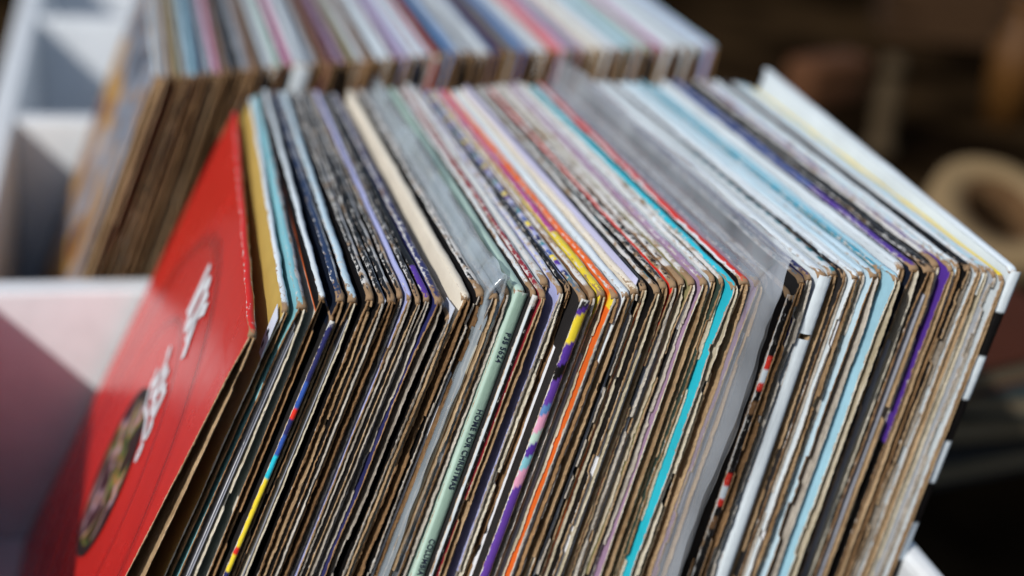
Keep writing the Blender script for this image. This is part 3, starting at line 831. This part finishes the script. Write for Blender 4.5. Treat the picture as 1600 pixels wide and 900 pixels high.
# ------------------------------------------------------------------ back row
BL_U = [245, 330, 450, 650, 870, 1120]
BL_A = [19.5, 18.5, 16.5, 13.5, 11.0, 10.0]
BV_U = [245, 300, 470, 612, 690, 870, 1120]
BV_V = [119, 117, 101, 92, 84, 78, 72]
BACK = [
 (246, 'palegrey', 'slate', 'tan', 'sleeve with colourful illustrated front cover', 'illustrated cover'),
 (258, 'grey', 'tan', 'tan', 'grey-topped tan sleeve', None),
 (270, 'tan', 'tan', 'brown', 'tan-topped sleeve', None),
 (282, 'olive', 'olive', 'brown', 'olive-topped sleeve', None),
 (292, 'grey', 'dgreen', 'brown', 'grey-green sleeve', None),
 (304, 'sky', 'char', 'brown', 'light blue-topped sleeve', 'light blue top'),
 (320, 'slate', 'deepblue', 'brown', 'dark slate blue sleeve', None),
 (330, 'grey', 'brown', 'brown', 'dull grey-green sleeve', None),
 (341, 'pink', 'brown', 'tan', 'broad pink-topped sleeve', 'broad pink top'),
 (355, 'brown', 'brown', 'brown', 'brown sleeve', None),
 (370, 'char', 'black', 'brown', 'dark sleeve', None),
 (387, 'grey', 'char', 'tan', 'grey-topped sleeve', None),
 (404, 'brown', 'brown', 'brown', 'worn brown sleeve', None),
 (424, 'palegrey', 'palegrey', 'tan', 'pale grey-green sleeve', None),
 (438, 'mint', 'palegrey', 'brown', 'very pale green sleeve', None),
 (455, 'pink', 'magenta', 'brown', 'pink-lined sleeve', None),
 (474, 'white', 'white', 'brown', 'sleeve with white top running down its white near edge', 'white near edge'),
 (492, 'grey', 'slate', 'brown', 'dull grey sleeve', None),
 (508, 'brown', 'brown', 'brown', 'brown-topped sleeve', None),
 (522, 'maroon', 'maroon', 'brown', 'maroon sleeve', 'maroon top'),
 (536, 'mauve', 'maroon', 'tan', 'mauve-topped sleeve', None),
 (553, 'olive', 'brown', 'tan', 'khaki sleeve', None),
 (568, 'palegrey', 'grey', 'tan', 'pale sleeve', None),
 (582, 'brown', 'brown', 'brown', 'reddish brown sleeve', None),
 (597, 'palewhite', 'black', 'brown', 'whitish sleeve', None),
 (612, 'white', 'white', 'tan', 'white-topped sleeve', None),
 (626, 'mauve', 'maroon', 'tan', 'thin mauve-lined sleeve', None),
 (642, 'lilac', 'lav', 'tan', 'lilac-topped sleeve', 'lilac top'),
 (657, 'palewhite', 'palewhite', 'grey', 'pale white sleeve', None),
 (671, 'pblue', 'rose', 'grey', 'pale blue-white sleeve', None),
 (684, 'brick', 'brick', 'tan', 'brick red sleeve', 'brick red top'),
 (697, 'char', 'black', 'brown', 'blackish sleeve', None),
 (713, 'steel', 'steel', 'brown', 'dull blue sleeve', None),
 (729, 'palegrey', 'grey', 'tan', 'pale grey sleeve', None),
 (744, 'grey', 'char', 'brown', 'grey sleeve', None),
 (763, 'white', 'white', 'brown', 'broad white sleeve', None),
 (782, 'navy', 'navy', 'brown', 'navy-lined sleeve', 'navy top'),
 (797, 'brown', 'black', 'tan', 'dark brown sleeve', None),
 (810, 'slate', 'slate', 'brown', 'slate grey sleeve', None),
 (825, 'steel', 'blue', 'brown', 'bright steel blue sleeve', None),
 (841, 'palegrey', 'grey', 'tan', 'pale grey-teal sleeve', None),
 (855, 'white', 'white', 'tan', 'white sleeve', None),
 (872, 'coral', 'brick', 'brown', 'coral red sleeve', 'coral red top'),
 (886, 'pink', 'pink', 'grey', 'pink-edged sleeve', None),
 (898, 'slate', 'sky', 'tan', 'bluish grey sleeve', None),
 (912, 'mauve', 'mauve', 'brown', 'dull grey thin sleeve', None),
 (926, 'palegrey', 'cream', 'tan', 'off-white sleeve', None),
 (941, 'cream', 'cream', 'brown', 'cream sleeve', None),
 (958, 'white', 'white', 'brown', 'broad pale sleeve', None),
 (975, 'palewhite', 'grey', 'tan', 'pale grey-white sleeve', None),
 (990, 'aqua', 'aqua', 'brown', 'pale teal sleeve', None),
 (1006, 'palegrey', 'grey', 'brown', 'pale sleeve with grey rim', None),
 (1020, 'mint', 'mint', 'tan', 'greenish white sleeve', None),
 (1035, 'magenta', 'mauve', 'tan', 'mauve pink sleeve', 'mauve pink top'),
 (1052, 'white', 'white', 'brown', 'clean white sleeve', None),
 (1068, 'palewhite', 'palewhite', 'brown', 'white sleeve with dull rim', None),
 (1084, 'grey', 'palegrey', 'brown', 'greyish sleeve', None),
 (1101, 'palewhite', 'pblue', 'tan', 'whitish blue sleeve', None),
 (1118, 'pblue', 'lav', 'brown', 'pale blue last sleeve at the right end', 'pale blue end sleeve'),
]
def build_back():
    marks = {i: r[5] for i, r in enumerate(BACK) if r[5]}
    prev = None
    for i, (u, top, face, card, desc, lm) in enumerate(BACK):
        rng = np.random.default_rng(900 + i)
        a = lean_at(u, BL_U, BL_A); L = SIZE + rng.uniform(-.0015, .0015)
        v = float(np.interp(u, BV_U, BV_V)) + rng.uniform(-.7, .7)
        P = at(u, v, L * math.cos(a))
        root = empty('record_sleeve', (P[0] - L * math.sin(a), P[1], 0), (0, a, 0))
        lab = 'blurred ' + desc + ' in the back row' if lm else desc + ' in the back row, ' + locator(i, marks)
        tag(root, lab, 'record sleeve', 'records in the back row')
        nb_ = BACK[min(len(BACK) - 1, i + 1)][0] - BACK[max(0, i - 1)][0]
        t = float(np.clip(nb_ / 2 * .00042 * .92, .0036, .0072)) if 0 < i < len(BACK) - 1 else .005
        fc = C[face]
        D = .313
        fp = panel(root, -1, t, L - .0011, D, .0012, rng, lambda y, d: fc, 'brown' if i % 4 else card, 60, .6, 1.0, 'front_panel')
        panel(root, 1, t, L - .0011, D, .0012, rng, lambda y, d: tuple(.6 * x + .12 for x in fc), card, 60, .5, 1.0, 'back_panel')
        top_fold(root, t, L, D, rng, [(C[top], .7, .15), (C[('brown', 'grey', 'char', 'palegrey', 'tan')[int(rng.integers(0, 5))]], float(rng.uniform(.15, .5)), .45)], 60)
        if i == 0:
            fp.data.materials[0] = COVER_PIC
        if lm == 'white near edge':
            spine(root, t * 1.5, L, rng, lambda d, c: C['palegrey'], .1, 60)
        if lm in ('brick red top',):
            spine(root, t, L, rng, lambda d, c: C['brick'], .4, 60)
build_back()

# ------------------------------------------------------------------ blurred things on the right
def lathe(name, prof, mat, parent, n=64):
    V = []; F = []; k = len(prof)
    for q in range(n):
        a = 2 * math.pi * q / n
        for r, z in prof:
            V.append((r * math.cos(a), r * math.sin(a), z))
    for q in range(n):
        p = (q + 1) % n
        for j in range(k):
            j2 = (j + 1) % k
            F.append((q * k + j, p * k + j, p * k + j2, q * k + j2))
    return mesh_obj(name, V, F, [mat], parent, None, None, None, [True] * len(F))

def px(p, n):
    """the length that n photo pixels span at the point p"""
    return n * float(np.linalg.norm(np.asarray(p) - CAM)) / FPX

AGED = make_paper('aged_paper', S(110, 96, 74))
def book(name, cx, cy, z, w_, d_, t_, rot, cover, label):
    r = empty(name, (cx, cy, z), (0, 0, rot))
    tag(r, label, 'book', 'books stacked behind the records')
    pages = box_mesh(-w_ / 2 + .004, w_ / 2 - .004, -d_ / 2 + .004, d_ / 2 - .002, .0025, t_ - .0025)
    bm_obj('pages', pages, AGED, r)
    bm_obj('cover', box_mesh(-w_ / 2, w_ / 2, -d_ / 2, d_ / 2, t_ - .0024, t_, .0008), cover, r)
    bm_obj('cover', box_mesh(-w_ / 2, w_ / 2, -d_ / 2, d_ / 2, 0, .0024, .0008), cover, r)
    bm_obj('spine', box_mesh(-w_ / 2, w_ / 2, d_ / 2 - .0019, d_ / 2 + .001, .0003, t_ - .0003, .0008), cover, r)

def build_background():
    g = -.016
    tape = make_plain('tan_tape', S(132, 110, 78), .7, .2)
    core = make_card('tube_card', S(84, 60, 38), S(110, 84, 56))
    p = at(1543, 352, g + .06); k = px(p, 104) / .064
    r = empty('tape_roll', (p[0], p[1], g + .052 * k), (R(30), R(-10), R(20)))
    tag(r, 'tan roll of tape with a dark round hole, lying blurred behind the records', 'tape roll')
    b = .003
    lathe('tape_winding', [(k * q, k * z) for q, z in ((.038, -.026), (.064 - b, -.026), (.064, -.026 + b), (.064, .026 - b), (.064 - b, .026), (.038, .026))], tape, r)
    lathe('cardboard_core', [(k * q, k * z) for q, z in ((.033, -.0255), (.0378, -.0255), (.0378, .0255), (.033, .0255))], core, r)
    # stack of books
    z = g
    for (w_, d_, t_, rot, c, lab) in (
        (.26, .20, .020, 12, S(70, 68, 64), 'dark grey book at the bottom of the blurred stack'),
        (.24, .18, .026, 4, S(44, 38, 28), 'brown book second from the bottom of the stack'),
        (.24, .19, .018, -8, S(66, 78, 78), 'grey-green book in the middle of the blurred stack'),
        (.20, .15, .022, 18, S(96, 48, 26), 'rusty orange book on top of the blurred stack')):
        q = make_plain('book_cloth', tuple(x * .55 for x in c), .7, .1)
        book('book', .665, 1.035, z, w_, d_, t_, R(rot), q, lab); z += t_ + .0004
    # far things, well out of focus
    p = at(1372, 240, g); h_ = px(p, 150)
    wood = make_plain('pale_wood', S(64, 52, 36), .8, .1)
    r = empty('wooden_post', (p[0], p[1], g)); tag(r, 'blurred pale wooden spindle standing upright in the dark behind', 'wooden post')
    rr = px(p, 17)
    lathe('turned_shaft', [(.001, 0), (rr * 1.5, 0), (rr * 1.5, h_ * .10), (rr, h_ * .16), (rr * 1.15, h_ * .5), (rr * .8, h_ * .8), (.001, h_ * .8)], wood, r, 32)
    lathe('round_knob', [(.001, h_ * .8), (rr * .9, h_ * .82), (rr * 1.2, h_ * .9), (rr * .8, h_), (.001, h_ * 1.02)], wood, r, 32)
    p = at(1566, 190, g); h_ = px(p, 190); rr = px(p, 34)
    am = make_plain('amber_glaze', S(84, 54, 22), .5, .2)
    r = empty('amber_bottle', (p[0], p[1], g)); tag(r, 'blurred amber bottle at the upper right of the dark background', 'bottle')
    lathe('body', [(.001, 0), (rr, 0), (rr, h_ * .6), (rr * .5, h_ * .75), (rr * .4, h_ * .9), (.001, h_ * .9)], am, r, 40)
    lathe('neck_ring', [(.001, h_ * .9), (rr * .5, h_ * .9), (rr * .5, h_), (.001, h_)], am, r, 40)
    p = at(1285, 165, g); s_ = px(p, 120)
    le = make_plain('brown_leather', S(84, 54, 34), .75, .1)
    r = empty('leather_bag', (p[0], p[1], g), (0, 0, R(25))); tag(r, 'blurred brown leather bag slumped on the ground behind the white box', 'bag')
    bm_obj('bag_body', box_mesh(-s_ * .6, s_ * .6, -s_ * .25, s_ * .25, 0, s_ * .62, s_ * .14), le, r, True)
    bm_obj('flap', box_mesh(-s_ * .56, s_ * .56, -s_ * .27, s_ * .22, s_ * .36, s_ * .64, s_ * .08), le, r, True)
    p = at(1470, 60, g); s_ = px(p, 150)
    dk = make_plain('dark_wood', S(58, 40, 24), .75, .1)
    r = empty('wooden_crate', (p[0], p[1], g), (0, 0, R(-18))); tag(r, 'dark wooden slatted crate far back in the shade', 'crate')
    for k in range(3):
        for yy in (-.4, .4):
            bm_obj('slat', box_mesh(-s_ * .6, s_ * .6, yy * s_ - .006, yy * s_ + .006, s_ * (.04 + .24 * k), s_ * (.22 + .24 * k), .002), dk, r)
        for xx in (-.6, .6):
            bm_obj('slat', box_mesh(xx * s_ - .006, xx * s_ + .006, -.38 * s_, .38 * s_, s_ * (.04 + .24 * k), s_ * (.22 + .24 * k), .002), dk, r)
build_background()
